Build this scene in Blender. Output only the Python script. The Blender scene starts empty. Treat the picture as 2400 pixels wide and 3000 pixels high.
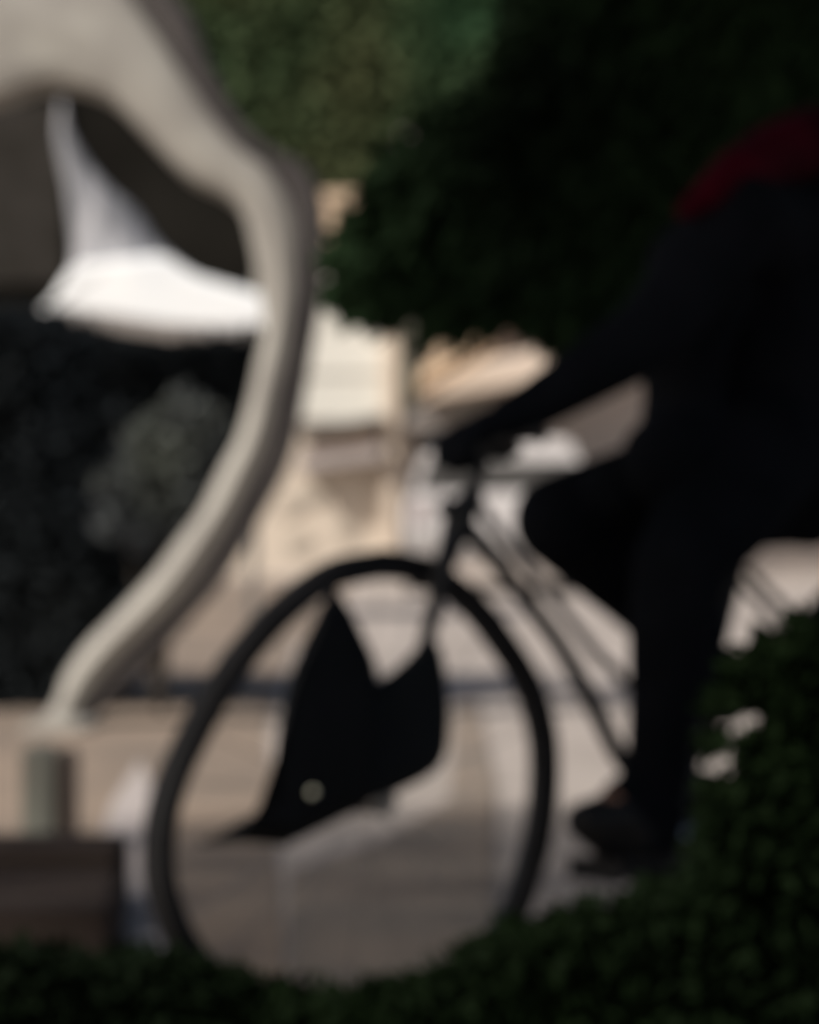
import bpy, bmesh, math, random
import numpy as np
from mathutils import Vector, Matrix
random.seed(7); RNG = np.random.default_rng(7)
sc = bpy.context.scene
# ------------------------------------------------------------------ camera, sky, sun, exposure
F = 8400.0; CH = 0.75                      # focal length in photo pixels (2400 wide), camera height
cam = bpy.data.cameras.new('camera'); co = bpy.data.objects.new('camera', cam)
sc.collection.objects.link(co); sc.camera = co
co.location = (0, 0, CH); co.rotation_euler = (math.radians(90), 0, 0)
cam.sensor_fit = 'HORIZONTAL'; cam.sensor_width = 36.0; cam.lens = F / 2400 * 36
cam.clip_start = 0.05; cam.clip_end = 2000
cam.dof.use_dof = True; cam.dof.focus_distance = 1.05
cam.dof.aperture_fstop = cam.lens / 11.5
cam.dof.aperture_blades = 0
SE = math.radians(42); AZ = math.radians(50)   # sun from the left, behind the camera
sv = Vector((-math.sin(AZ)*math.cos(SE), -math.cos(AZ)*math.cos(SE), math.sin(SE)))
w = bpy.data.worlds.new('World'); sc.world = w; w.use_nodes = True
nt = w.node_tree; bg = nt.nodes['Background']
sky = nt.nodes.new('ShaderNodeTexSky'); sky.sky_type = 'NISHITA'; sky.sun_disc = False
sky.sun_elevation = SE; sky.sun_rotation = math.atan2(sv.x, sv.y)
nt.links.new(sky.outputs[0], bg.inputs[0]); bg.inputs[1].default_value = 0.06
sky.dust_density = 4.0; sky.ozone_density = 0.4
sl = bpy.data.lights.new('sun', 'SUN'); sl.energy = 3.6; sl.angle = math.radians(3.0); sl.color = (1, .94, .86)
so = bpy.data.objects.new('sun', sl); sc.collection.objects.link(so)
so.rotation_euler = sv.to_track_quat('Z', 'Y').to_euler()
sc.view_settings.view_transform = 'Standard'; sc.view_settings.look = 'None'
sc.view_settings.gamma = 1.0; sc.view_settings.exposure = 0.3
sc.view_settings.use_curve_mapping = False

# ------------------------------------------------------------------ helpers
def P(px, py, d):                          # the point at distance d that stands at a place in the photo
    return Vector(((px-1200)/F*d, d, CH-(py-1500)/F*d))
def mat(name, col, col2=None, scale=4.0, rough=0.7, metal=0.0, stretch=(1,1,1), bump=0.0, lo=.35, hi=.65, spec=0.5, trans=0.0, coat=0.0):
    m = bpy.data.materials.new(name); m.use_nodes = True; n = m.node_tree; b = n.nodes['Principled BSDF']
    b.inputs['Roughness'].default_value = rough; b.inputs['Metallic'].default_value = metal
    b.inputs['Specular IOR Level'].default_value = spec
    b.inputs['Coat Weight'].default_value = coat
    tc = n.nodes.new('ShaderNodeTexCoord'); mp = n.nodes.new('ShaderNodeMapping'); mp.inputs['Scale'].default_value = stretch
    n.links.new(tc.outputs['Object'], mp.inputs[0])
    nz = n.nodes.new('ShaderNodeTexNoise'); nz.inputs['Scale'].default_value = scale; nz.inputs['Detail'].default_value = 5
    n.links.new(mp.outputs[0], nz.inputs[0])
    cr = n.nodes.new('ShaderNodeValToRGB'); cr.color_ramp.elements[0].position = lo; cr.color_ramp.elements[1].position = hi
    col2 = col2 or tuple(c*.8 for c in col)
    cr.color_ramp.elements[0].color = (*col, 1); cr.color_ramp.elements[1].color = (*col2, 1)
    n.links.new(nz.outputs[0], cr.inputs[0]); n.links.new(cr.outputs[0], b.inputs['Base Color'])
    if bump:
        bp = n.nodes.new('ShaderNodeBump'); bp.inputs['Strength'].default_value = bump; bp.inputs['Distance'].default_value = .02
        n2 = n.nodes.new('ShaderNodeTexNoise'); n2.inputs['Scale'].default_value = scale*12; n.links.new(mp.outputs[0], n2.inputs[0])
        n.links.new(n2.outputs[0], bp.inputs['Height']); n.links.new(bp.outputs[0], b.inputs['Normal'])
    return m
def tag(o, label=None, cat=None, group=None, kind=None):
    for k, v in (('label', label), ('category', cat), ('group', group), ('kind', kind)):
        if v: o[k] = v
    return o
def empty(name, loc, label, cat, group=None):
    o = bpy.data.objects.new(name, None); sc.collection.objects.link(o); o.location = loc
    o.empty_display_size = .1
    return tag(o, label, cat, group)
def link(name, me, m, parent=None, smooth=False):
    o = bpy.data.objects.new(name, me); sc.collection.objects.link(o)
    if m: me.materials.append(m)
    if smooth: me.polygons.foreach_set('use_smooth', [True]*len(me.polygons))
    if parent:
        o.parent = parent
        root = parent
        loc = Vector((0,0,0))
        while root: loc += root.location; root = root.parent
        o.location = -loc                  # geometry is written in world coordinates
    return o
def from_bm(name, bm, m, parent=None, smooth=False):
    me = bpy.data.meshes.new(name); bmesh.ops.recalc_face_normals(bm, faces=bm.faces); bm.to_mesh(me); bm.free()
    return link(name, me, m, parent, smooth)
def box(bm, x0, x1, y0, y1, z0, z1, bev=0.0):
    r = bmesh.ops.create_cube(bm, size=1)
    for v in r['verts']:
        v.co = Vector(((x0+x1)/2+v.co.x*(x1-x0), (y0+y1)/2+v.co.y*(y1-y0), (z0+z1)/2+v.co.z*(z1-z0)))
    if bev:
        es = list({e for v in r['verts'] for e in v.link_edges})
        bmesh.ops.bevel(bm, geom=es, offset=bev, segments=2, affect='EDGES')
def pbox(bm, px0, px1, py0, py1, d, dep, bev=0.0):     # a box whose front face at distance d spans those photo places
    a = P(px0, py0, d); b = P(px1, py1, d)
    box(bm, a.x, b.x, d, d+dep, b.z, a.z, bev)
def spline(pts, n):
    pts = [np.array(p, float) for p in pts]; out = []
    k = len(pts)-1; P_ = [2*pts[0]-pts[1]]+pts+[2*pts[-1]-pts[-2]]
    for i in range(n):
        t = i/(n-1)*k; j = min(int(t), k-1); u = t-j
        a, b, c, d = P_[j], P_[j+1], P_[j+2], P_[j+3]
        out.append(.5*((2*b)+(c-a)*u+(2*a-5*b+4*c-d)*u*u+(3*b-a-3*c+d)*u**3))
    return out
def tube(bm, pts, radii, seg=12, cap=True):
    pts = [Vector(p) for p in pts]; rings = []
    if not hasattr(radii, '__len__'): radii = [radii]*len(pts)
    up = None
    for i, p in enumerate(pts):
        t = (pts[min(i+1, len(pts)-1)]-pts[max(i-1, 0)]).normalized()
        if up is None: up = t.orthogonal().normalized()
        up = (up-t*up.dot(t)).normalized(); s = t.cross(up)
        rings.append([bm.verts.new(p+(up*math.cos(a)+s*math.sin(a))*radii[i]) for a in [2*math.pi*k/seg for k in range(seg)]])
    for i in range(len(rings)-1):
        for k in range(seg):
            bm.faces.new((rings[i][k], rings[i][(k+1) % seg], rings[i+1][(k+1) % seg], rings[i+1][k]))
    if cap: bm.faces.new(rings[0][::-1]); bm.faces.new(rings[-1])
def stube(bm, pts, radii, n=24, seg=12):
    q = spline([tuple(p)+(r,) for p, r in zip(pts, radii)], n)
    tube(bm, [c[:3] for c in q], [max(c[3], .0008) for c in q], seg)
def capsule(bm, a, b, ra, rb, seg=14):
    a, b = Vector(a), Vector(b); t = (b-a)
    if t.length < 1e-5: t = Vector((0,0,.001))
    t.normalize(); pts = []; rr = []
    for k in range(6):
        an = math.pi/2*(1-k/5); pts.append(a-t*ra*math.sin(an)); rr.append(max(ra*math.cos(an), .0005))
    for k in range(6):
        an = math.pi/2*k/5; pts.append(b+t*rb*math.sin(an)); rr.append(max(rb*math.cos(an), .0005))
    tube(bm, pts, rr, seg)
def remeshed(name, chains, m, parent, voxel=.008, smooth=6, ell=()):
    """one continuous surface grown over chains of (point, radius)"""
    bm = bmesh.new()
    for ch in chains:
        for (a, ra), (b, rb) in zip(ch[:-1], ch[1:]): capsule(bm, a, b, ra, rb)
    for c, r in ell:
        q = bmesh.ops.create_uvsphere(bm, u_segments=20, v_segments=14, radius=1)
        for v in q['verts']: v.co = Vector(c)+Vector((v.co.x*r[0], v.co.y*r[1], v.co.z*r[2]))
    me = bpy.data.meshes.new('tmp'); bmesh.ops.recalc_face_normals(bm, faces=bm.faces); bm.to_mesh(me); bm.free()
    o = bpy.data.objects.new('tmp', me); sc.collection.objects.link(o)
    r = o.modifiers.new('r', 'REMESH'); r.mode = 'VOXEL'; r.voxel_size = voxel
    s = o.modifiers.new('s', 'SMOOTH'); s.iterations = smooth; s.factor = .5
    dg = bpy.context.evaluated_depsgraph_get(); dg.update()
    me2 = bpy.data.meshes.new_from_object(o.evaluated_get(dg)); me2.name = name
    bpy.data.objects.remove(o); me2.materials.clear()
    return link(name, me2, m, parent, True)
def inpoly(x, y, poly):
    c = np.zeros(x.shape, bool); n = len(poly)
    for i in range(n):
        x0, y0 = poly[i]; x1, y1 = poly[(i+1) % n]
        if y0 == y1: continue
        k = ((y0 > y) != (y1 > y)) & (x < (x1-x0)*(y-y0)/(y1-y0)+x0); c ^= k
    return c
def leaves_mesh(name, pts, size, m, parent, aspect=.42, drift=None, droop=.3):
    """many leaf-shaped faces (two folded triangles pairs) at pts"""
    n = len(pts)
    d = RNG.normal(size=(n, 3)); 
    if drift is not None: d = d*.75+np.array(drift)
    d[:, 2] -= droop; d /= np.linalg.norm(d, axis=1)[:, None]
    q = RNG.normal(size=(n, 3)); s = np.cross(d, q); s /= np.linalg.norm(s, axis=1)[:, None]
    nn = np.cross(d, s)
    L = (np.asarray(size) if hasattr(size, '__len__') else size)*RNG.uniform(.6, 1.3, n); L = L[:, None]; W = L*aspect
    v = np.empty((n, 6, 3))
    v[:, 0] = pts; v[:, 1] = pts+d*L*.35+s*W*.5+nn*W*.15; v[:, 2] = pts+d*L*.75+s*W*.35+nn*W*.1
    v[:, 3] = pts+d*L; v[:, 4] = pts+d*L*.75-s*W*.35+nn*W*.1; v[:, 5] = pts+d*L*.35-s*W*.5+nn*W*.15
    base = (np.arange(n)*6)[:, None]
    f = np.concatenate([base+np.array([0,1,2,3]), base+np.array([0,3,4,5])], 1).reshape(-1)
    me = bpy.data.meshes.new(name); me.vertices.add(n*6); me.vertices.foreach_set('co', v.reshape(-1))
    me.loops.add(len(f)); me.loops.foreach_set('vertex_index', f.astype(np.int32))
    me.polygons.add(n*2); me.polygons.foreach_set('loop_start', np.arange(0, n*8, 4, dtype=np.int32))
    me.update(calc_edges=True)
    return link(name, me, m, parent)
def sample_region(poly, d0, d1, n, holes=(), clump=0.0, cs=.5):
    """points inside a solid whose silhouette is poly, between two distances"""
    xs = [p[0] for p in poly]; ys = [p[1] for p in poly]; out = []
    tot = 0
    while tot < n:
        k = n*2
        x = RNG.uniform(min(xs), max(xs), k); y = RNG.uniform(min(ys), max(ys), k)
        ok = inpoly(x, y, poly)
        for h in holes: ok &= ~inpoly(x, y, h)
        x, y = x[ok], y[ok]; d = RNG.uniform(d0, d1, len(x))
        p = np.stack([(x-1200)/F*d, d, CH-(y-1500)/F*d], 1)
        if clump:
            g = np.sin(p[:,0]*cs*7+1.3*np.sin(p[:,2]*cs*5))+np.sin(p[:,2]*cs*8+p[:,1]*cs*3)+np.sin(p[:,1]*cs*6+2*p[:,0]*cs)
            p = p[g > RNG.uniform(-3*1.0, 3*clump, len(g))-0]
        p = p[p[:,2] > .01]
        out.append(p); tot += len(p)
    return np.concatenate(out)[:n]
def ribbon(name, A, B, d, dep, m, parent, n=90, bulge=.03, doff=0.0):
    """a solid strip between two traced edges, with a rounded front and real depth"""
    a = spline(A, n); b = spline(B, n); bm = bmesh.new(); rings = []
    prof = [(0, 1), (0, .25), (.06, .08), (.2, 0.0), (.5, -.06), (.8, 0.0), (.94, .08), (1, .25), (1, 1)]
    for p, q in zip(a, b):
        r = []
        for u, v in prof:
            pp = P(p[0]+(q[0]-p[0])*u, p[1]+(q[1]-p[1])*u, d); pp.y += doff+v*dep
            r.append(bm.verts.new(pp))
        rings.append(r)
    k = len(prof)
    for i in range(n-1):
        for j in range(k): bm.faces.new((rings[i][j], rings[i][(j+1) % k], rings[i+1][(j+1) % k], rings[i+1][j]))
    bm.faces.new(rings[0]); bm.faces.new(rings[-1][::-1])
    return from_bm(name, bm, m, parent, False)
def slab(name, poly, d, dep, m, parent, bev=0.0, dfun=None):
    bm = bmesh.new(); vs = []
    for x, y in poly:
        vs.append(bm.verts.new(P(x, y, dfun(x, y) if dfun else d)))
    f = bm.faces.new(vs); r = bmesh.ops.extrude_face_region(bm, geom=[f])
    for v in r['geom']:
        if isinstance(v, bmesh.types.BMVert): v.co.y += dep
    if bev: bmesh.ops.bevel(bm, geom=list(bm.edges), offset=bev, segments=3, affect='EDGES')
    return from_bm(name, bm, m, parent, False)

# ------------------------------------------------------------------ materials
M = dict(
 paving = mat('paving', (.43,.38,.345), (.32,.28,.25), 1.4, .85, stretch=(1,.35,1), bump=.15),
 painted_shade   = mat('painted_shade', (.30,.23,.175), (.17,.138,.112), 1.6, .9, stretch=(1,.4,1), bump=.2),
 shade_grey  = mat('shade_grey', (.16,.14,.12), (.26,.205,.16), 2.2, .9, bump=.2),
 sun_patch = mat('sunlit_ground', (.50,.44,.42), (.42,.38,.36), 6.0, .8),
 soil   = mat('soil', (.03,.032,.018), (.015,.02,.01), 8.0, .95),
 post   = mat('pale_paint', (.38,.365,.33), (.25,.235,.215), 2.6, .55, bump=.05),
 shaded_trim   = mat('shaded_trim_paint', (.050,.045,.046), (.075,.068,.066), 3.0, .8, spec=.15),
 white  = mat('white_canvas', (.88,.90,.91), (.80,.83,.86), 2.5, .7),
 shadew  = mat('shaded_canvas', (.36,.36,.38), (.13,.135,.15), 3.5, .8, stretch=(2.5,1,.5)),  # white canvas greyed: the roof slope's shade is in the colour
 darkw  = mat('dark_boards', (.008,.0075,.0065), (.016,.015,.013), .5, .95, spec=.03, lo=.4, hi=.7),
 brownw = mat('brown_boards', (.026,.024,.021), (.038,.035,.032), 2.0, .95, spec=.03),
 stucco = mat('stucco', (.50,.445,.385), (.58,.505,.42), .6, .85, bump=.1),
 white_w= mat('white_wall', (.68,.67,.62), (.60,.59,.54), .5, .8, stretch=(.6,1,2)),
 pinkw  = mat('pink_wall', (.50,.44,.40), (.42,.38,.355), .8, .85),
 tan    = mat('tan_canvas', (.62,.47,.33), (.50,.38,.27), 1.2, .8),
 tan2   = mat('cream_canvas', (.66,.55,.46), (.58,.47,.37), 1.2, .8),
 greyp  = mat('grey_panel', (.17,.165,.15), (.24,.22,.21), 1.0, .7, stretch=(1,1,3)),
 dgreyp = mat('dark_grey_panel', (.09,.09,.09), (.13,.125,.12), 1.0, .7),
 brown  = mat('brown_board', (.12,.08,.05), (.16,.11,.075), 1.5, .7),
 smudge = mat('faded_paint', (.34,.31,.27), (.42,.37,.31), 2.0, .9),
 carw   = mat('white_car_paint', (.62,.60,.60), (.56,.54,.54), .6, .3, coat=.5),
 glass  = mat('car_glass', (.035,.035,.035), (.09,.088,.085), .8, .6, spec=.1),
 tyre   = mat('tyre_rubber', (.012,.012,.013), (.02,.019,.02), 12, .75, spec=.3),
 rim    = mat('black_rim', (.02,.02,.022), (.03,.03,.032), 10, .5),
 frame  = mat('frame_paint', (.022,.023,.025), (.032,.032,.034), 5, .6, spec=.2),
 cable  = mat('grey_cable', (.16,.15,.155), (.12,.115,.12), 5, .5),
 steel  = mat('steel', (.4,.4,.4), (.3,.3,.3), 8, .35, metal=1),
 bag    = mat('black_nylon', (.006,.007,.008), (.010,.011,.013), 9, .85, spec=.2, bump=.2),
 bagt   = mat('black_flap', (.009,.011,.012), (.013,.015,.017), 9, .85, spec=.2, bump=.2),
 refl   = mat('pale_reflector', (.75,.75,.6), (.6,.6,.5), 9, .3),
 jacket = mat('black_jacket', (.005,.006,.008), (.008,.009,.012), 9, .9, spec=.05, bump=.3),
 red    = mat('crimson_cloth', (.075,.002,.011), (.014,.001,.003), 5, .9, spec=.05, bump=.3),
 trous  = mat('black_trousers', (.004,.005,.007), (.007,.008,.011), 9, .9, spec=.05, bump=.3),
 shoe   = mat('black_shoe', (.006,.006,.007), (.01,.01,.01), 9, .6, spec=.3),
 skin   = mat('skin', (.30,.17,.12), (.26,.145,.10), 9, .55),
 hair   = mat('dark_hair', (.008,.006,.005), (.012,.009,.007), 30, .6),
 bark   = mat('bark', (.035,.028,.022), (.02,.016,.012), 9, .95, stretch=(1,1,.25), bump=.6),
 limb   = mat('reddish_bark', (.15,.085,.065), (.09,.055,.042), 9, .9),
 leafD  = mat('dark_leaves', (.005,.010,.005), (.024,.048,.020), 1.1, .8, spec=.05),
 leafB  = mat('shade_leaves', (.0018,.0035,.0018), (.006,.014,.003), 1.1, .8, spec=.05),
 leafO  = mat('olive_leaves', (.130,.125,.060), (.046,.098,.048), .22, .8, spec=.05),
 leafH  = mat('hedge_leaves', (.010,.013,.016), (.022,.026,.028), 1.6, .8, spec=.05),
 leafG  = mat('grey_leaves', (.085,.095,.082), (.04,.045,.055), 3.5, .75, spec=.2),
 timber = mat('dark_timber', (.05,.039,.034), (.09,.071,.063), 2.0, .9, spec=.05, stretch=(.3,1,6)),
 boll   = mat('bollard_paint', (.27,.28,.24), (.22,.22,.19), 5, .6),
 bollb  = mat('bollard_brown', (.19,.145,.12), (.15,.12,.10), 5, .7),
)

# ------------------------------------------------------------------ ground (structure)
def sheet(name, pts, z, m, label=None):
    bm = bmesh.new(); bm.faces.new([bm.verts.new((x, y, z)) for x, y in pts])
    o = from_bm(name, bm, m); o['kind'] = 'structure'; return o
def G(px, py):                              # the ground point seen at a place in the photo
    d = CH*F/(py-1500); return ((px-1200)/F*d, d)
sheet('ground', [(-400,-60),(400,-60),(400,600),(-400,600)], 0, M['paving'])
sheet('painted_shade', [G(-900,3400), G(860,3400), G(820,2600), G(780,2150), G(860,1900), G(980,1800), G(1040,1700), G(-100,1700), G(-900,2000)], .004, M['painted_shade'])  # darker sheet, ground shade put into its colour
sheet('painted_shade_patch', [G(900,3300), G(1420,3300), G(1440,2700), G(1450,2300), G(1400,2050), G(1330,2060), G(1320,2350), G(1100,2480), G(850,2560), G(840,2900)], .008, M['shade_grey'])  # grey sheet with the ground shadow inside the wheel painted in
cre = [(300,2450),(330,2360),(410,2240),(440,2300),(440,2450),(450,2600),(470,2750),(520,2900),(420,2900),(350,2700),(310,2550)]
sheet('painted_sun_patch', [G(*p) for p in cre], .012, M['sun_patch'])  # sunlit spot on the ground, painted as a paler sheet
# planting bed under the near bush
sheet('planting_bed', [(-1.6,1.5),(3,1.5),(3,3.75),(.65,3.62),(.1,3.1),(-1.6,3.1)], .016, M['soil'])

# ------------------------------------------------------------------ far buildings
fb = empty('building', (-1.2, 34, 0), 'pale two-tone stucco building with a brown sign board behind the curved post', 'building')
bm = bmesh.new(); a = P(-700, 1260, 34); b = P(1160, 1690, 34)
box(bm, P(752,0,34).x, b.x, 34.1, 42, -.2, P(0,1232,34).z); box(bm, a.x, P(752,0,34).x-.003, 34.1, 34.5, -.2, P(0,1232,34).z); from_bm('wall', bm, M['stucco'], fb)
bm = bmesh.new(); box(bm, P(752,0,34).x, b.x, 34.0, 42, P(0,1231,34).z, P(0,560,34).z); from_bm('upper_wall', bm, M['white_w'], fb)
bm = bmesh.new()
pbox(bm, 760, 1115, 1088, 1096, 33.97, .03)
from_bm('ledge', bm, mat('ledge_stone', (.55,.54,.50), None, 2), fb)
bm = bmesh.new(); pbox(bm, 1120, 1172, 575, 1640, 33.8, .5, .03); from_bm('corner_pillar', bm, mat('pillar_stone', (.60,.51,.42), (.54,.46,.38), 1), fb)
s = slab('sign_board', [(905,1262),(1112,1218),(1108,1302),(900,1335)], 33.7, .41, M['brown'], fb, .02)
s2 = slab('sign_frame', [(880,1258),(1122,1212),(1120,1228),(880,1276)], 33.6, .51, M['greyp'], fb)
slab('sign_frame', [(880,1330),(1118,1300),(1116,1345),(880,1378)], 33.6, .51, mat('mauve_trim', (.36,.32,.31), None, 2), fb)
for pl in ([(820,1475),(880,1450),(960,1425),(970,1445),(900,1480),(830,1520)],
           [(840,1585),(880,1560),(912,1572),(905,1600),(850,1620)],
           [(985,1550),(1030,1540),(1048,1555),(1030,1580),(990,1580)]):
    slab('faded_patch', pl, 34.06, .05, M['smudge'], fb)

rb = empty('shop_building', (1.8, 33, 0), 'pinkish shop building with tan awnings and a grey lintel beyond the cyclist', 'building')
bm = bmesh.new(); box(bm, P(1173,0,34).x, 11, 34.2, 42, -.2, 5.3); from_bm('wall', bm, M['pinkw'], rb)
slab('awning', [(1228,1150),(1230,1090),(1300,1000),(1360,925),(1500,905),(1490,960),(1440,1030),(1350,1095)], 33.0, 1.22, M['tan'], rb, .02)
slab('awning', [(1225,1180),(1300,1130),(1420,1055),(1540,1030),(1790,1010),(1720,1080),(1560,1120),(1380,1150)], 32.4, 1.82, M['tan2'], rb, .02)
slab('awning', [(1700,900),(1760,870),(2000,870),(2050,1000),(1700,1000)], 33.4, .82, M['tan'], rb, .02)
slab('awning', [(930,560),(1180,560),(1130,700),(1090,730),(930,730)], 33.5, .72, M['tan'], rb, .02)
slab('lintel', [(1176,1250),(1230,1185),(1500,1138),(1720,1125),(1700,1185),(1560,1215),(1400,1262),(1300,1265)], 33.05, 1.17, M['greyp'], rb, .02)
slab('lintel', [(1500,1428),(2400,1415),(2400,1470),(1500,1480)], 33.6, .62, M['greyp'], rb, .02)
bm = bmesh.new(); pbox(bm, 1195, 1210, 900, 1180, 33.55, .66); from_bm('shop_post', bm, mat('grey_green_post', (.22,.23,.18), None, 2), rb)

dk = empty('shed', (-3.5, 36, 0), 'dark timber shed behind the white peaked tent', 'shed')
bm = bmesh.new(); bm.free(); slab('wall', [(-1200,150),(420,150),(600,350),(790,560),(790,1690),(-1200,1690)], 36, 5, M['darkw'], dk)
bm = bmesh.new(); pbox(bm, -300, 190, 300, 830, 35.9, .1); from_bm('door', bm, M['brownw'], dk)

# white peaked tent in front of the shed
tn = empty('tent', (-1.6, 20, 0), 'bright white peaked tent between the dark hedge and the dark shed', 'tent')
def tent_mesh(poly, name, m, d, dep):
    return slab(name, poly, d, dep, m, tn, .03)
roofL = [(176,290),(165,400),(188,520),(205,640),(212,770),(170,850)]
roofR = [(182,290),(212,400),(300,530),(400,620),(480,730),(640,850)]
bm = bmesh.new(); A = spline(roofL, 24); B = spline(roofR, 24); rr = []
for i, (p, q) in enumerate(zip(A, B)):
    t = i/23; r = []
    for k in range(25):
        an = 2*math.pi*k/24; u = .5-.5*math.cos(an)
        x = p[0]+(q[0]-p[0])*u; y = p[1]+(q[1]-p[1])*u
        c = P(x, y, 20); hw = abs(P(q[0],0,20).x-P(p[0],0,20).x)/2
        c.y += -math.sin(an)*hw*.9; r.append(c)
    rr.append([bm.verts.new(c) for c in r[:24]])
for i in range(23):
    for k in range(24): bm.faces.new((rr[i][k], rr[i][(k+1) % 24], rr[i+1][(k+1) % 24], rr[i+1][k]))
bm.faces.new(rr[0]); from_bm('roof', bm, M['shadew'], tn, True)
slab('side_panel', [(118,906),(150,880),(175,830),(220,770),(330,760),(480,740),(560,800),(680,835),(800,870),(810,965),(640,970),(480,960),(300,932),(170,915),(118,912)], 19.3, 1.4, M['white'], tn, .04)
for q in (230, 740):
    bm = bmesh.new(); c = P(q, 940, 19.9); tube(bm, [(c.x, 19.9, 0), (c.x, 19.9, c.z)], .03, 10); from_bm('pole', bm, M['steel'], tn)

# pale curved post; its dark edging has the side's shade painted in
cp = empty('curved_post', (P(150,2130,10).x, 10, 0), 'tall pale post bending in an S with a dark edge, rising at the left', 'post')
L = [(-400,330),(-60,300),(113,243),(220,250),(323,290),(419,386),(546,514),(650,565),(708,622),(735,718),(758,845),(770,964),(750,1059),(725,1174),(693,1283),(642,1378),(585,1493),(514,1589),(432,1697),(323,1812),(247,1889),(183,1984),(155,2060),(80,2160)]
Mi= [(-400,-400),(180,-200),(350,-60),(440,60),(500,150),(560,240),(625,335),(700,425),(790,495),(850,590),(878,700),(876,845),(850,1010),(824,1135),(789,1283),(750,1378),(712,1455),(648,1576),(572,1697),(457,1825),(355,1920),(279,2008),(228,2091),(222,2170)]
R = [(-350,-440),(300,-220),(470,-70),(560,40),(600,150),(650,255),(705,345),(790,425),(890,475),(940,560),(952,690),(940,845),(917,985),(890,1140),(862,1290),(828,1390),(785,1470),(706,1610),(629,1729),(540,1830),(440,1940),(358,2020),(290,2090),(245,2128)]
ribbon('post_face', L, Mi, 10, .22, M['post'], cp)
ribbon('shaded_edge_trim', Mi, R, 10, .18, M['shaded_trim'], cp, doff=.03)
slab('foot', [(60,2125),(235,2120),(262,2140),(180,2160),(120,2185),(60,2180)], 9.7, .35, M['post'], cp, .01)

# bollard and timber step, lower left
bo = empty('bollard', (P(130,0,6.3).x, 6.3, 0), 'short pale green and brown bollard at the foot of the curved post', 'bollard')
bm = bmesh.new(); c = P(60, 0, 6.3).x; c2 = P(165,0,6.3).x
box(bm, c, c2, 6.3, 6.42, 0, P(0,2190,6.3).z, .012); from_bm('shaft', bm, M['boll'], bo)
bm = bmesh.new(); box(bm, c2+.002, P(215,0,6.3).x, 6.31, 6.42, 0, P(0,2200,6.3).z, .01); from_bm('side_strip', bm, M['bollb'], bo)
ts = empty('timber_steps', (-.6, 4.9, 0), 'low dark timber steps in the bottom left corner beside the bush', 'steps')
for i, (y0, y1, d) in enumerate(((2480,2600,5.2),(2600,2665,4.95),(2665,2800,4.7))):
    bm = bmesh.new(); z1 = P(0,y0,d).z; box(bm, -1.6, P(345-12*i,0,d).x, d, d+.23, 0, z1, .012)
    from_bm('step', bm, M['timber'], ts)

# hatchback seen from behind, far down the paving
car = empty('parked_car', (P(1468,0,26).x, 27, 0), 'white car parked far behind the handlebars, seen from the back', 'car')
cx = P(1468,0,26).x
def cs(bm, prof, y0, y1):                    # prof: list of (half width, z) bottom -> top
    v0 = [bm.verts.new((cx+s*wd, y, z)) for y in (y0,) for s, lst in ((-1, prof), (1, prof[::-1])) for wd, z in lst]
    v1 = [bm.verts.new((v.co.x*1.0, y1, v.co.z)) for v in v0]
    n = len(v0)
    for i in range(n): bm.faces.new((v0[i], v0[(i+1) % n], v1[(i+1) % n], v1[i]))
    bm.faces.new(v0[::-1]); bm.faces.new(v1)
bm = bmesh.new(); cs(bm, [(.80,.28),(.87,.45),(.88,.75),(.84,.93)], 26, 29.9); bmesh.ops.bevel(bm, geom=list(bm.edges), offset=.04, segments=3, affect='EDGES'); cb = from_bm('body', bm, M['carw'], car)
bm = bmesh.new(); cs(bm, [(.82,.932),(.74,1.18),(.66,1.38),(.55,1.42)], 26.15, 28.6); bmesh.ops.bevel(bm, geom=list(bm.edges), offset=.03, segments=3, affect='EDGES'); from_bm('cabin', bm, M['carw'], car)
bm = bmesh.new(); cs(bm, [(.75,.92),(.67,1.21)], 26.12, 26.4); from_bm('rear_window', bm, M['glass'], car)
for s in (-1, 1):
    bm = bmesh.new(); box(bm, cx+s*.74-.07, cx+s*.74+.07, 25.97, 26.2, .66, .84, .01); from_bm('tail_light', bm, mat('dull_red_lens', (.42,.36,.36), None, 4), car)
    for yy in (26.7, 29.2):
        bm = bmesh.new(); tube(bm, [(cx+s*.68, yy, .31), (cx+s*.86, yy, .31)], .31, 28); wh = from_bm('wheel', bm, M['tyre'], car)
bm = bmesh.new(); box(bm, cx-.84, cx+.84, 25.93, 26.1, .36, .56, .03); from_bm('bumper', bm, mat('grey_bumper', (.40,.38,.37), None, 3), car)

# ------------------------------------------------------------------ bicycle
H = Vector((-.076, 4.0, .35)); FX, FY = .78, .625
def Bq(s, z, lat=0): return Vector((H.x+FX*s+FY*lat, H.y+FY*s-FX*lat, z))
def BP(px, py, lat=0):                       # the point of the bicycle's plane (shifted sideways by lat) seen at a photo place
    r = (px-1200)/F; s = (r*(H.y-FX*lat)-H.x-FY*lat)/(FX-r*FY)
    p = Bq(s, 0, lat); p.z = CH-(py-1500)/F*p.y; return p
bk = empty('bicycle', (H.x, H.y, 0), 'black bicycle with a big front wheel, ridden to the left through the scene', 'bicycle')
wt = [(1120,1637),(974,1669),(835,1767),(723,1885),(626,2024),(549,2170),(494,2295),(462,2427),(460,2573),(487,2685),(535,2780),(640,2920),(800,3010),(1000,3045),(1210,2985),(1390,2850),(1488,2715),(1545,2580),(1586,2420),(1600,2267),(1590,2128),(1546,1989),(1474,1871),(1391,1765),(1290,1683),(1205,1648)]
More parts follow.
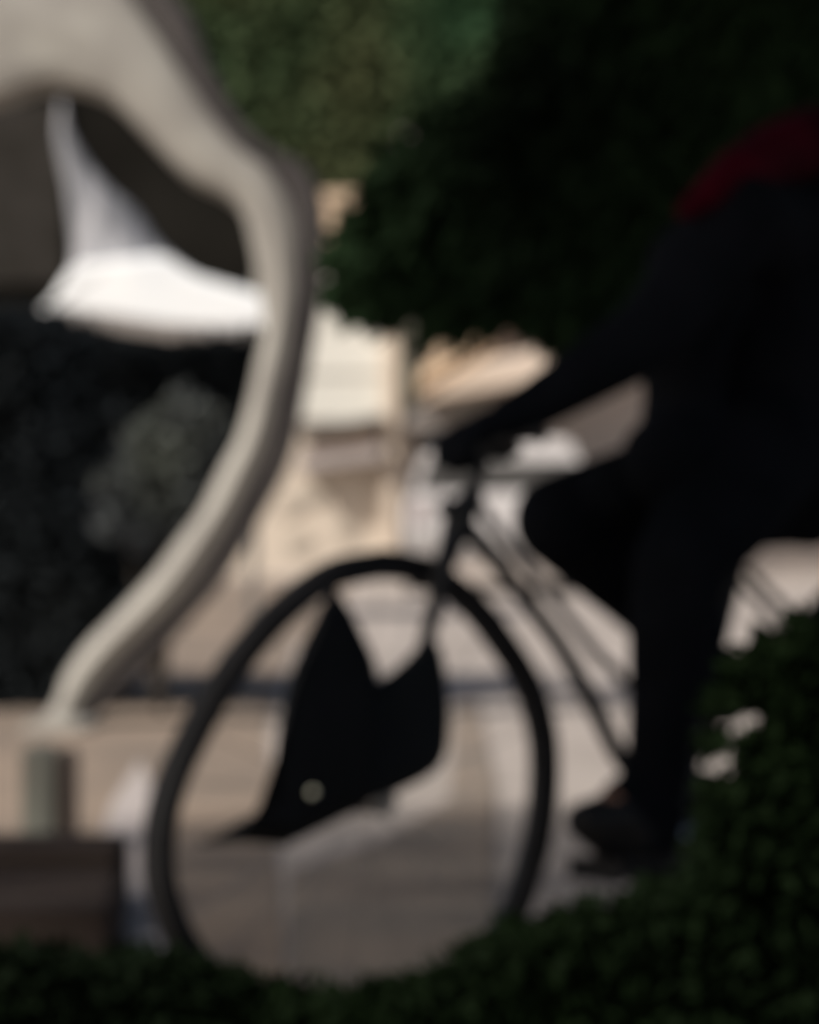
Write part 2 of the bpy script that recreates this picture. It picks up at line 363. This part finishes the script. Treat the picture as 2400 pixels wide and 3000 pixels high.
def ring(bm, pts, n, prof, c):
    cl = spline(pts+[pts[0]], n+1)[:n]
    q = [BP(x, y) for x, y in cl]; ax = Vector((FY, -FX, 0)); rr = []
    for p in q:
        rad = (p-c); rad -= ax*rad.dot(ax); rad.normalize()
        rr.append([bm.verts.new(p+rad*u+ax*v) for u, v in prof])
    k = len(prof)
    for i in range(n):
        for j in range(k): bm.faces.new((rr[i][j], rr[i][(j+1) % k], rr[(i+1) % n][(j+1) % k], rr[(i+1) % n][j]))
    return q
circ = lambda ru, rv, cu, n=12: [(cu+ru*math.cos(2*math.pi*k/n), rv*math.sin(2*math.pi*k/n)) for k in range(n)]
hub = BP(1065, 2340)
bm = bmesh.new(); tp = ring(bm, wt, 110, circ(.0145, .027, 0), hub); fw = from_bm('front_wheel', bm, M['tyre'], bk, True)
bm = bmesh.new(); ring(bm, wt, 110, circ(.008, .012, -.021, 8), hub); from_bm('rim', bm, M['rim'], fw, True)
bm = bmesh.new(); tube(bm, [hub+Vector((FY,-FX,0))*.05, hub-Vector((FY,-FX,0))*.05], .02, 16); from_bm('hub', bm, M['steel'], fw)
bm = bmesh.new()
for k in range(0, 110, 5):
    tube(bm, [hub+Vector((FY,-FX,0))*(.03 if k % 2 else -.03), tp[k]+(hub-tp[k]).normalized()*.028], .0009, 4)
from_bm('spokes', bm, M['steel'], fw)
# rear wheel
rh = Bq(1.16, .35); ax = Vector((FY,-FX,0)); ux = Vector((FX, FY, 0)); uz = Vector((0,0,1))
def rw(name, cu, ru, rv, m, par):
    bm = bmesh.new(); rr = []
    for i in range(72):
        a = 2*math.pi*i/72; rad = ux*math.cos(a)+uz*math.sin(a)
        rr.append([bm.verts.new(rh+rad*(.333+u)+ax*v) for u, v in circ(ru, rv, cu, 10)])
    for i in range(72):
        for j in range(10): bm.faces.new((rr[i][j], rr[i][(j+1) % 10], rr[(i+1) % 72][(j+1) % 10], rr[(i+1) % 72][j]))
    return from_bm(name, bm, m, par, True)
rwo = rw('rear_wheel', 0, .0145, .018, M['tyre'], bk); rw('rim', -.02, .008, .011, M['rim'], rwo)
bm = bmesh.new(); tube(bm, [rh+ax*.06, rh-ax*.06], .02, 16); from_bm('hub', bm, M['steel'], rwo)
bm = bmesh.new()
for k in range(20):
    a = 2*math.pi*k/20; tube(bm, [rh+ax*(.03 if k % 2 else -.03), rh+(ux*math.cos(a)+uz*math.sin(a))*.31], .0009, 4)
from_bm('spokes', bm, M['steel'], rwo)
# fork, head tube, frame
bm = bmesh.new()
for lt in (-.04, .04):
    stube(bm, [BP(1335,1560), BP(1302,1650,lt*.8), BP(1262,1830,lt), BP(1190,2080,lt), BP(1065,2340,lt)], [.014,.013,.012,.010,.009])
from_bm('fork', bm, M['frame'], bk, True)
bb = Bq(.62, .27)
bm = bmesh.new()
stube(bm, [BP(1395,1440), BP(1352,1510), BP(1318,1610), BP(1296,1680)], [.014,.023,.018,.015])     # head tube
stube(bm, [BP(1350,1530), BP(1430,1615), BP(1540,1755), BP(1640,1890), BP(1720,2030), BP(1790,2170), BP(1860,2280), bb], [.016,.0135,.013,.013,.014,.014,.015,.02], 40)
seat = Bq(.80, .80)
stube(bm, [bb, Bq(.70,.52), seat], [.018,.015,.014])
for lt in (-.05, .05):
    tube(bm, [bb+ax*lt*.5, rh+ax*lt], .009, 8); tube(bm, [Bq(.755,.66)+ax*lt*.4, rh+ax*lt], .007, 8)
from_bm('frame', bm, M['frame'], bk, True)
bm = bmesh.new()
stube(bm, [BP(1400,1475), BP(1470,1565), BP(1555,1675), BP(1650,1790), BP(1740,1905), BP(1800,1960), BP(1870,1998), Bq(.72,.585)], [.008,.0085,.0085,.008,.0085,.0085,.0085,.008], 40)
from_bm('top_tube', bm, M['cable'], bk, True)
bm = bmesh.new(); stube(bm, [BP(1300,1482), BP(1330,1500), BP(1365,1540)], [.014,.016,.014], 8)
from_bm('lamp_bracket', bm, M['frame'], bk, True)
bm = bmesh.new(); stube(bm, [BP(1380,1460), BP(1405,1385), BP(1420,1320), BP(1405,1285)], [.013,.0105,.011,.012], 14); from_bm('stem', bm, M['frame'], bk, True)
bm = bmesh.new()
bar = [BP(1405,1285)+ax*l+ux*s+uz*z for l, s, z in ((-.19,.05,-.004),(-.12,.02,.002),(-.05,0,0),(.0,0,0),(.05,0,0),(.16,-.03,.005),(.2,-.06,-.002))]
stube(bm, bar, [.012]*7, 30); from_bm('handlebar', bm, M['frame'], bk, True)
bm = bmesh.new(); stube(bm, [seat+ux*-.13, seat+ux*-.05+uz*.01, seat+ux*.06+uz*.012, seat+ux*.12+uz*.03], [.018,.03,.06,.055], 20); from_bm('saddle', bm, M['bag'], bk, True)
bm = bmesh.new(); tube(bm, [bb+ax*.05, bb-ax*.05], .022, 16); tube(bm, [bb+ax*.055, bb+ax*.048], .09, 32)
from_bm('chainring', bm, M['rim'], bk)
pedN = BP(1810, 2500, .12); pedF = bb*2-pedN+ax*.0
bm = bmesh.new(); tube(bm, [bb+ax*.06, pedN-ax*.03], .012, 10); from_bm('crank', bm, M['steel'], bk)
bm = bmesh.new(); tube(bm, [bb-ax*.06, pedF+ax*.03], .012, 10); from_bm('crank', bm, M['steel'], bk)
for c in (pedN, pedF):
    bm = bmesh.new(); r = bmesh.ops.create_cube(bm, size=1)
    for v in r['verts']: v.co = c+ux*v.co.x*.09+ax*v.co.y*.10+uz*(v.co.z*.025-.02)
    bmesh.ops.bevel(bm, geom=list(bm.edges), offset=.005, segments=2, affect='EDGES'); from_bm('pedal', bm, M['tyre'], bk)

# black bag at the front wheel
bag = empty('pannier_bag', hub+ax*.11-uz*.1, 'black two-peaked bag with one bright stud hanging at the front wheel', 'bag')
def puff(name, poly, lat, th, m, parent):
    c = np.mean(np.array(poly), 0); sp = spline(poly+[poly[0]], 61)[:60]; bm = bmesh.new(); rings = []
    for sc_, of in ((.80,-1.0),(.93,-.8),(.985,-.45),(1.0,0),(.985,.45),(.93,.8),(.80,1.0)):
        rings.append([bm.verts.new(BP(c[0]+(x-c[0])*sc_, c[1]+(y-c[1])*sc_, lat+of*th/2)) for x, y in sp])
    for i in range(len(rings)-1):
        for k in range(60): bm.faces.new((rings[i][k], rings[i][(k+1) % 60], rings[i+1][(k+1) % 60], rings[i+1][k]))
    f1 = bm.faces.new(rings[0][::-1]); f2 = bm.faces.new(rings[-1])
    bmesh.ops.triangulate(bm, faces=[f1, f2])
    return from_bm(name, bm, m, parent, False)
puff('bag_body', [(985,1725),(1030,1790),(1075,1880),(1105,1960),(1110,2100),(1090,2340),(1000,2400),(900,2450),(830,2475),(770,2462),(700,2452),(740,2425),(800,2385),(800,2290),(812,2160),(840,2010),(880,1900),(925,1810),(955,1745)], .12, .10, M['bag'], bag)
puff('side_pocket', [(1250,1860),(1292,1900),(1312,2010),(1318,2130),(1300,2230),(1230,2290),(1100,2345),(1060,2350),(1055,2150),(1085,2020),(1140,1975),(1200,1920)], .11, .08, M['bagt'], bag)
bm = bmesh.new(); stube(bm, [BP(830,2415,.12), BP(740,2432,.12), BP(660,2452,.12), BP(590,2470,.12)], [.03,.018,.009,.003], 20); from_bm('strap_end', bm, M['bag'], bag, True)
bm = bmesh.new(); r = bmesh.ops.create_uvsphere(bm, u_segments=16, v_segments=10, radius=.0052)
for v in r['verts']: v.co += BP(917, 2322, .19)
from_bm('stud', bm, M['refl'], bag, True)
bm = bmesh.new(); tube(bm, [BP(1240,1900,.07), BP(1262,1860,.04)], .008, 8); from_bm('hook', bm, M['frame'], bag)

# ------------------------------------------------------------------ rider
saddle_top = seat+uz*.03
pr = empty('person', (pedN.x, pedN.y, 0), 'person in black with a crimson shoulder riding the bicycle, arm stretched to the handlebar', 'person')
hipN = BP(2220,1330,.09); hipF = BP(2300,1330,-.09)
kneeN = BP(1990,1650,.18); ankN = BP(1915,2340,.12); toeN = BP(1715,2405,.12); heelN = BP(1890,2500,.12)
kneeF = BP(1645,1525,-.08); ankF = BP(2060,1930,-.10); toeF = BP(1960,2060,-.10)
pel = (hipN+hipF)/2; waist = BP(2270,1130,0); chest = BP(2270,860,0); neck = BP(2430,520,0); head = BP(2640,170,0)
shN = BP(2170,640,.19); elN = BP(1905,975,.19); wrN = BP(1490,1225,.16)
shF = BP(2350,640,-.17); elF = BP(2000,960,-.20); wrF = BP(1590,1200,-.17)
def arm(sh, el, wr, k): return [(sh, .058*k), (sh.lerp(el,.5), .047*k), (el, .040*k), (el.lerp(wr,.4), .038*k), (wr, .026*k)]
def leg(h, k_, a, k): return [(h, .088*k), (h.lerp(k_,.5), .074*k), (k_, .056*k), (k_.lerp(a,.3), .054*k), (k_.lerp(a,.7), .042*k), (a, .034*k)]
torso = [(pel, .135), (waist, .125), (chest, .145), (chest.lerp(neck,.6), .10)]
def hand(wr, tgt):
    f = (tgt-wr).normalized(); side = f.cross(uz).normalized(); up = side.cross(f)
    out = [[(wr, .024), (wr+f*.045, .027)]]
    out.append([(wr+f*.02+side*.02, .017), (wr+f*.075+side*.024, .015)])
    out.append([(wr+f*.02-side*.02, .017), (wr+f*.075-side*.024, .014)])
    for i, (o, l) in enumerate(((.030,.9),(.010,1.0),(-.010,.95),(-.028,.8))):
        b = wr+f*.075+side*o
        out.append([(b, .0095), (b+f*.028*l-up*.004, .009), (b+f*.040*l-up*.026*l, .0085), (b+f*.024*l-up*.042*l, .0078)])
    t = wr+f*.022+side*.03
    out.append([(t, .012), (t+f*.026+side*.016-up*.014, .0105), (t+f*.046+side*.006-up*.034, .009)])
    return out
def slim(h, k=.74): return [[(p, q*k) for p, q in ch] for ch in h]
hN = slim(hand(wrN, BP(1395,1262,.16))); hF = slim(hand(wrF, BP(1490,1245,-.17)))
def foot(a, t, h): return [[(a, .036), (h, .034), (a.lerp(t,.45), .036), (t, .026)]]
fN = foot(ankN, toeN, heelN); heelF = BP(2130,2030,-.10); fF = foot(ankF, toeF, heelF)
hf = (-ux)                                   # facing direction
body = [torso+[(neck, .055), (neck.lerp(head,.5), .052)], arm(shN,elN,wrN,1), arm(shF,elF,wrF,1), leg(hipN,kneeN,ankN,1), leg(hipF,kneeF,ankF,1), [(chest.lerp(neck,.45),.09),(shN,.058)], [(chest.lerp(neck,.45),.09),(shF,.058)]]+hN+hF+fN+fF
nose = head+hf*.095
remeshed('body', body+[[(nose, .012), (nose-uz*.025+hf*.012, .015)], [(head-uz*.085+hf*.055, .03),(head-uz*.09+hf*.03,.035)], [(head+ax*.078-uz*.015,.014),(head+ax*.078+uz*.012,.014)], [(head-ax*.078-uz*.015,.014),(head-ax*.078+uz*.012,.014)]],
         M['skin'], pr, .006, 5, ell=[(head, (.085,.09,.115)), (head-uz*.05+hf*.02, (.065,.07,.075))])
for s in (-1, 1):
    bm = bmesh.new(); r = bmesh.ops.create_uvsphere(bm, u_segments=12, v_segments=8, radius=.012)
    for v in r['verts']: v.co += head+hf*.082+ax*.031*s+uz*.005
    from_bm('eye', bm, mat('dark_eye', (.02,.015,.01)), pr, True)
bm = bmesh.new(); stube(bm, [head+hf*.09-uz*.062+ax*.024, head+hf*.098-uz*.064, head+hf*.09-uz*.062-ax*.024], [.004,.006,.004], 10); from_bm('mouth', bm, mat('lips', (.25,.09,.08)), pr, True)
remeshed('hair', [[(head+ux*.03-uz*.06,.05),(head+ux*.05,.075)]], M['hair'], pr, .008, 4, ell=[(head+uz*.035+ux*.022, (.096,.10,.105))])
hem = BP(1900,1290,.02)
remeshed('jacket', [[(pel,.150),(waist,.150),(chest,.165),(chest.lerp(neck,.6),.12),(neck-uz*.03,.065)], [(chest.lerp(neck,.4),.10),(shN,.068)], [(chest.lerp(neck,.4),.10),(shF,.068)],
   [(shN,.070),(shN.lerp(elN,.5),.061),(elN,.056),(elN.lerp(wrN,.45),.043),(elN.lerp(wrN,.8),.034),(wrN,.032)], [(shF,.066),(elF,.052),(wrF,.031)],
   [(BP(2060,800,.05),.09),(BP(2010,1000,.05),.07),(BP(2000,1180,.05),.06),(BP(1990,1240,.05),.06)],
   [(pel,.14),(BP(1960,1350,.08),.075)]],
   M['jacket'], pr, .008, 6)
remeshed('shoulder_panel', [[(BP(2400,410,.06),.058),(BP(2260,455,.12),.048),(BP(2160,510,.18),.040),(BP(2085,565,.20),.028),(BP(2000,620,.20),.014)]], M['red'], pr, .008, 6)
remeshed('trousers', [[(pel,.142),(pel+uz*.06,.14)], [(BP(2330,1400,.02),.12),(BP(2240,1440,.02),.09)], [(hipN,.105),(hipN.lerp(kneeN,.5),.093),(kneeN,.068),(kneeN.lerp(ankN,.25),.066),(kneeN.lerp(ankN,.6),.052),(kneeN.lerp(ankN,.85),.047),(ankN,.048),(ankN.lerp(heelN,.6),.05)],
   [(hipF,.105),(hipF.lerp(kneeF,.5),.09),(kneeF,.074),(kneeF.lerp(ankF,.5),.058),(ankF,.045)],
   [(BP(1800,1430,.0),.05),(BP(1980,1420,.0),.07)],[(BP(2020,1850,.05),.06),(BP(1990,2050,.09),.045)]], M['trous'], pr, .008, 6)
remeshed('sock', [[(kneeN.lerp(ankN,.85),.050),(ankN,.050),(ankN.lerp(heelN,.7),.052)], [(ankN,.05),(ankN.lerp(toeN,.35),.048)]], M['trous'], pr, .008, 3)
for k, (a_, t_, h_) in enumerate(((ankN,toeN,heelN),(ankF,toeF,heelF))):
    remeshed('shoe', [[(a_.lerp(h_,.4),.044),(h_,.040),(a_.lerp(t_,.5)-uz*.012,.043),(t_,.030)], [(h_-uz*.02,.034),(t_-uz*.006,.026)]], M['shoe'], pr, .007, 3)
for hh in (hN, hF):
    remeshed('glove', [[(p, r+.005) for p, r in ch] for ch in hh], M['jacket'], pr, .005, 3)

# ------------------------------------------------------------------ vegetation
def hpts(c, rx, ry, rz, n, clump=.3):
    u = RNG.normal(size=(n*3, 3)); u /= np.linalg.norm(u, axis=1)[:, None]; r = RNG.uniform(.25, 1, n*3)[:, None]**.6
    p = u*r*np.array([rx, ry, rz])+np.array(c)
    return p[:n]
# far olive tree, sunlit
x0 = P(1050,0,46).x
t = empty('tree', (x0, 46, 0), 'olive green sunlit tree behind the pale building at the top', 'tree')
bm = bmesh.new()
stube(bm, [(x0,46,0),(x0+.1,46,2.5),(x0+.2,46,4.5),(x0+.6,46.2,7.5)], [.32,.26,.22,.08], 20)
stube(bm, [(x0+.1,46,4),(x0+1.4,45.6,5.6),(x0+3.0,45.3,7)], [.16,.10,.04], 12)
stube(bm, [(x0+.1,46,3.8),(x0-1.2,46.3,5.4),(x0-2.2,46.3,7)], [.16,.10,.04], 12)
from_bm('trunk', bm, M['bark'], t, True)
poly = [(300,-300),(380,50),(500,300),(700,520),(900,620),(1200,640),(1500,620),(1900,600),(2200,300),(2300,-300)]
pts = sample_region(poly, 43, 49, 120000)
leaves_mesh('crown', pts, .20, M['leafO'], t)
# overhanging dark tree: trunk beyond the right edge, unseen crown masses added overhead for shade
t = empty('tree', (2.3, 6.2, 0), 'dark overhanging tree with drooping leaves at the upper right above the cyclist', 'tree')
bm = bmesh.new()
stube(bm, [(2.3,6.2,-.05),(2.25,6.2,.9),(2.1,6.0,2.0),(1.6,5.6,3.2),(1.2,5.2,4.4)], [.24,.19,.17,.13,.07], 30, 16)
stube(bm, [(2.1,6.0,2.0),(1.3,6.1,2.1),(.7,6.1,1.85),(.35,6.1,1.5)], [.10,.06,.04,.015], 24)
stube(bm, [(1.8,5.8,2.8),(.6,4.2,3.4),(-.8,2.8,3.5),(-2,1.6,3.3)], [.11,.08,.05,.02], 24)
stube(bm, [(-.8,2.8,3.5),(-2,3.0,3.5),(-3.3,3.3,3.35)], [.05,.035,.02], 12)  # limb run to the unseen leaf mass added for ground shade
stube(bm, [(1.6,5.6,3.2),(.4,5.8,3.9),(-.6,5.6,4.3)], [.09,.06,.02], 20)
from_bm('trunk', bm, M['bark'], t, True)
dB = 6.0
bm = bmesh.new(); stube(bm, [P(1800,560,dB), P(1640,720,dB), P(1570,800,dB), P(1510,880,dB), P(1440,985,dB), P(1350,1060,dB), P(1235,1130,dB)], [.02,.017,.016,.013,.010,.007,.003], 40)
from_bm('branch', bm, M['limb'], t, True)
vis = [(1600,-300),(1480,60),(1480,200),(1420,330),(1300,420),(1180,480),(1080,560),(1120,640),(1010,760),(965,860),(1040,925),(1150,900),(1250,880),(1280,920),(1225,1010),(1250,1020),(1400,880),(1500,900),(1530,960),(1640,1010),(1760,1030),(1860,1010),(2000,980),(2600,980),(2600,-300)]
holes = [[(1800,905),(1850,885),(1960,890),(1945,930),(1830,955)], [(1935,745),(1990,735),(1995,765),(1940,785)], [(1500,830),(1560,770),(1640,725),(1660,735),(1600,800),(1540,850)]]
deep = [(1700,-300),(1560,60),(1540,300),(1440,460),(1300,560),(1200,650),(1120,760),(1080,850),(1180,880),(1300,850),(1460,850),(1560,900),(1700,960),(1860,940),(2000,900),(2600,900),(2600,-300)]
pts = np.concatenate([sample_region(vis, 5.6, 6.5, 42000, holes), sample_region(deep, 6.0, 8.2, 70000, holes)])
pts = np.concatenate([pts, hpts((-.6,2.2,3.9), 2.2, 2.3, 1.0, 20000), hpts((1.6,4.8,3.7), 2.4, 2.4, 1.5, 20000), hpts((-2.8,3.1,3.35), .95, 1.9, .6, 2600)])  # unseen leaf masses, added to keep sun off rider and ground
sizes = np.concatenate([np.full(len(pts)-42600, .045), np.full(42600, .15)])
spr = []
edge = spline([(1500,100),(1430,300),(1250,430),(1080,540),(1060,650),(985,760),(955,860),(1030,935),(1150,890),(1250,870),(1235,960),(1290,960),(1420,870),(1540,930),(1640,1010),(1760,1030),(1880,1000)], 900)
for x, y in edge:
    for k in range(5):
        o = RNG.normal(size=2)*38; spr.append(tuple(P(x+125+o[0], y-85+o[1], RNG.uniform(5.6,6.2))))
spr = np.array(spr); c = crown = leaves_mesh('crown', np.concatenate([pts, spr]), np.concatenate([sizes, RNG.uniform(.05,.085,len(spr))]), M['leafD'], t, aspect=.3, drift=(-1.0,0,-.75))
# near bush along the bottom and right
t = empty('bush', (.5, 3.0, 0), 'dark green bush filling the bottom edge and lower right corner', 'bush')
nb = [(-300,2760),(110,2770),(330,2800),(520,2790),(640,2830),(850,2890),(1000,2905),(1180,2870),(1330,2800),(1450,2730),(1600,2680),(1760,2640),(1900,2610),(1990,2560),(2040,2470),(2070,2370),(2050,2300),(2060,2180),(2075,2060),(2140,2010),(2120,1950),(2200,1930),(2230,1860),(2300,1880),(2330,1810),(2450,1830),(2700,1750),(2700,3700),(-300,3700)]
hb = [[(1900,2540),(1960,2420),(2010,2460),(1990,2540),(1930,2590)], [(2020,2200),(2170,2170),(2180,2280),(2040,2320)], [(2050,2110),(2140,2030),(2260,2070),(2250,2150),(2120,2185)]]
pts = np.concatenate([sample_region(nb, 2.7, 3.3, 60000, hb), sample_region([(x, y+60) for x, y in nb], 2.9, 3.6, 50000, hb+[[(1880,2600),(2010,2420),(2010,2500),(1960,2600)]]), sample_region([(2080,2060),(2140,2010),(2120,1960),(2200,1940),(2230,1870),(2300,1890),(2330,1810),(2450,1830),(2700,1750),(2700,2900),(2100,2900)], 2.7, 3.6, 22000, hb)])
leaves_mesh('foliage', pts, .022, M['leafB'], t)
bm = bmesh.new()
for k in range(26):
    x = -.8+k*.09; h = .15+max(0, x)*.35
    stube(bm, [(x,3.05+.2*math.sin(k*2.1),0),(x+.03,3.05,h*.6),(x+.06*math.sin(k),3.05,h)], [.008,.006,.003], 8, 6)
from_bm('stems', bm, M['bark'], t)
# hedge and grey shrub at the left
t = empty('hedge', (-1.5, 13.5, 0), 'tall dark hedge behind the curved post at the left edge', 'hedge')
hp = [(-600,900),(112,910),(200,940),(330,990),(480,1010),(620,1000),(800,985),(800,1200),(730,1380),(630,1550),(500,1740),(340,1920),(210,2050),(112,2130),(-600,2130)]
pts = sample_region(hp, 10.8, 12.3, 110000)
leaves_mesh('foliage', pts, .055, M['leafH'], t)
bm = bmesh.new()
for k in range(14):
    x = -2.6+k*.12; stube(bm, [(x,11.6,0),(x+.05,11.6,.6),(x-.04,11.6,1.0)], [.02,.015,.006], 8, 6)
bm_o = from_bm('stems', bm, M['bark'], t)
t = empty('shrub', (P(480,0,10.6).x, 10.6, 0), 'grey green leafy shrub growing against the dark hedge beside the curved post', 'shrub')
blobs = [((520,1185),45),((600,1210),50),((500,1290),110),((420,1310),70),((560,1350),110),((400,1380),50),((330,1420),60),((330,1520),55),((420,1560),60),((480,1500),90),((480,1400),90),((620,1270),50)]
pl = []
for (bx, by), r in blobs:
    pl.append(sample_region([(bx+r*math.cos(a), by+r*.8*math.sin(a)) for a in [k*math.pi/5 for k in range(10)]], 10.45, 10.75, int(r*r*.06)))
leaves_mesh('foliage', np.concatenate(pl), .05, M['leafG'], t)
bm = bmesh.new(); c = P(470,1500,10.7); g0 = Vector((c.x, 10.7, 0))
for dx, hh in ((-.15,.8),(0,.95),(.08,1.0)): stube(bm, [g0, g0+Vector((dx*.5,0,hh*.5)), g0+Vector((dx,0,hh))], [.018,.013,.005], 10, 6)
from_bm('stems', bm, M['bark'], t)
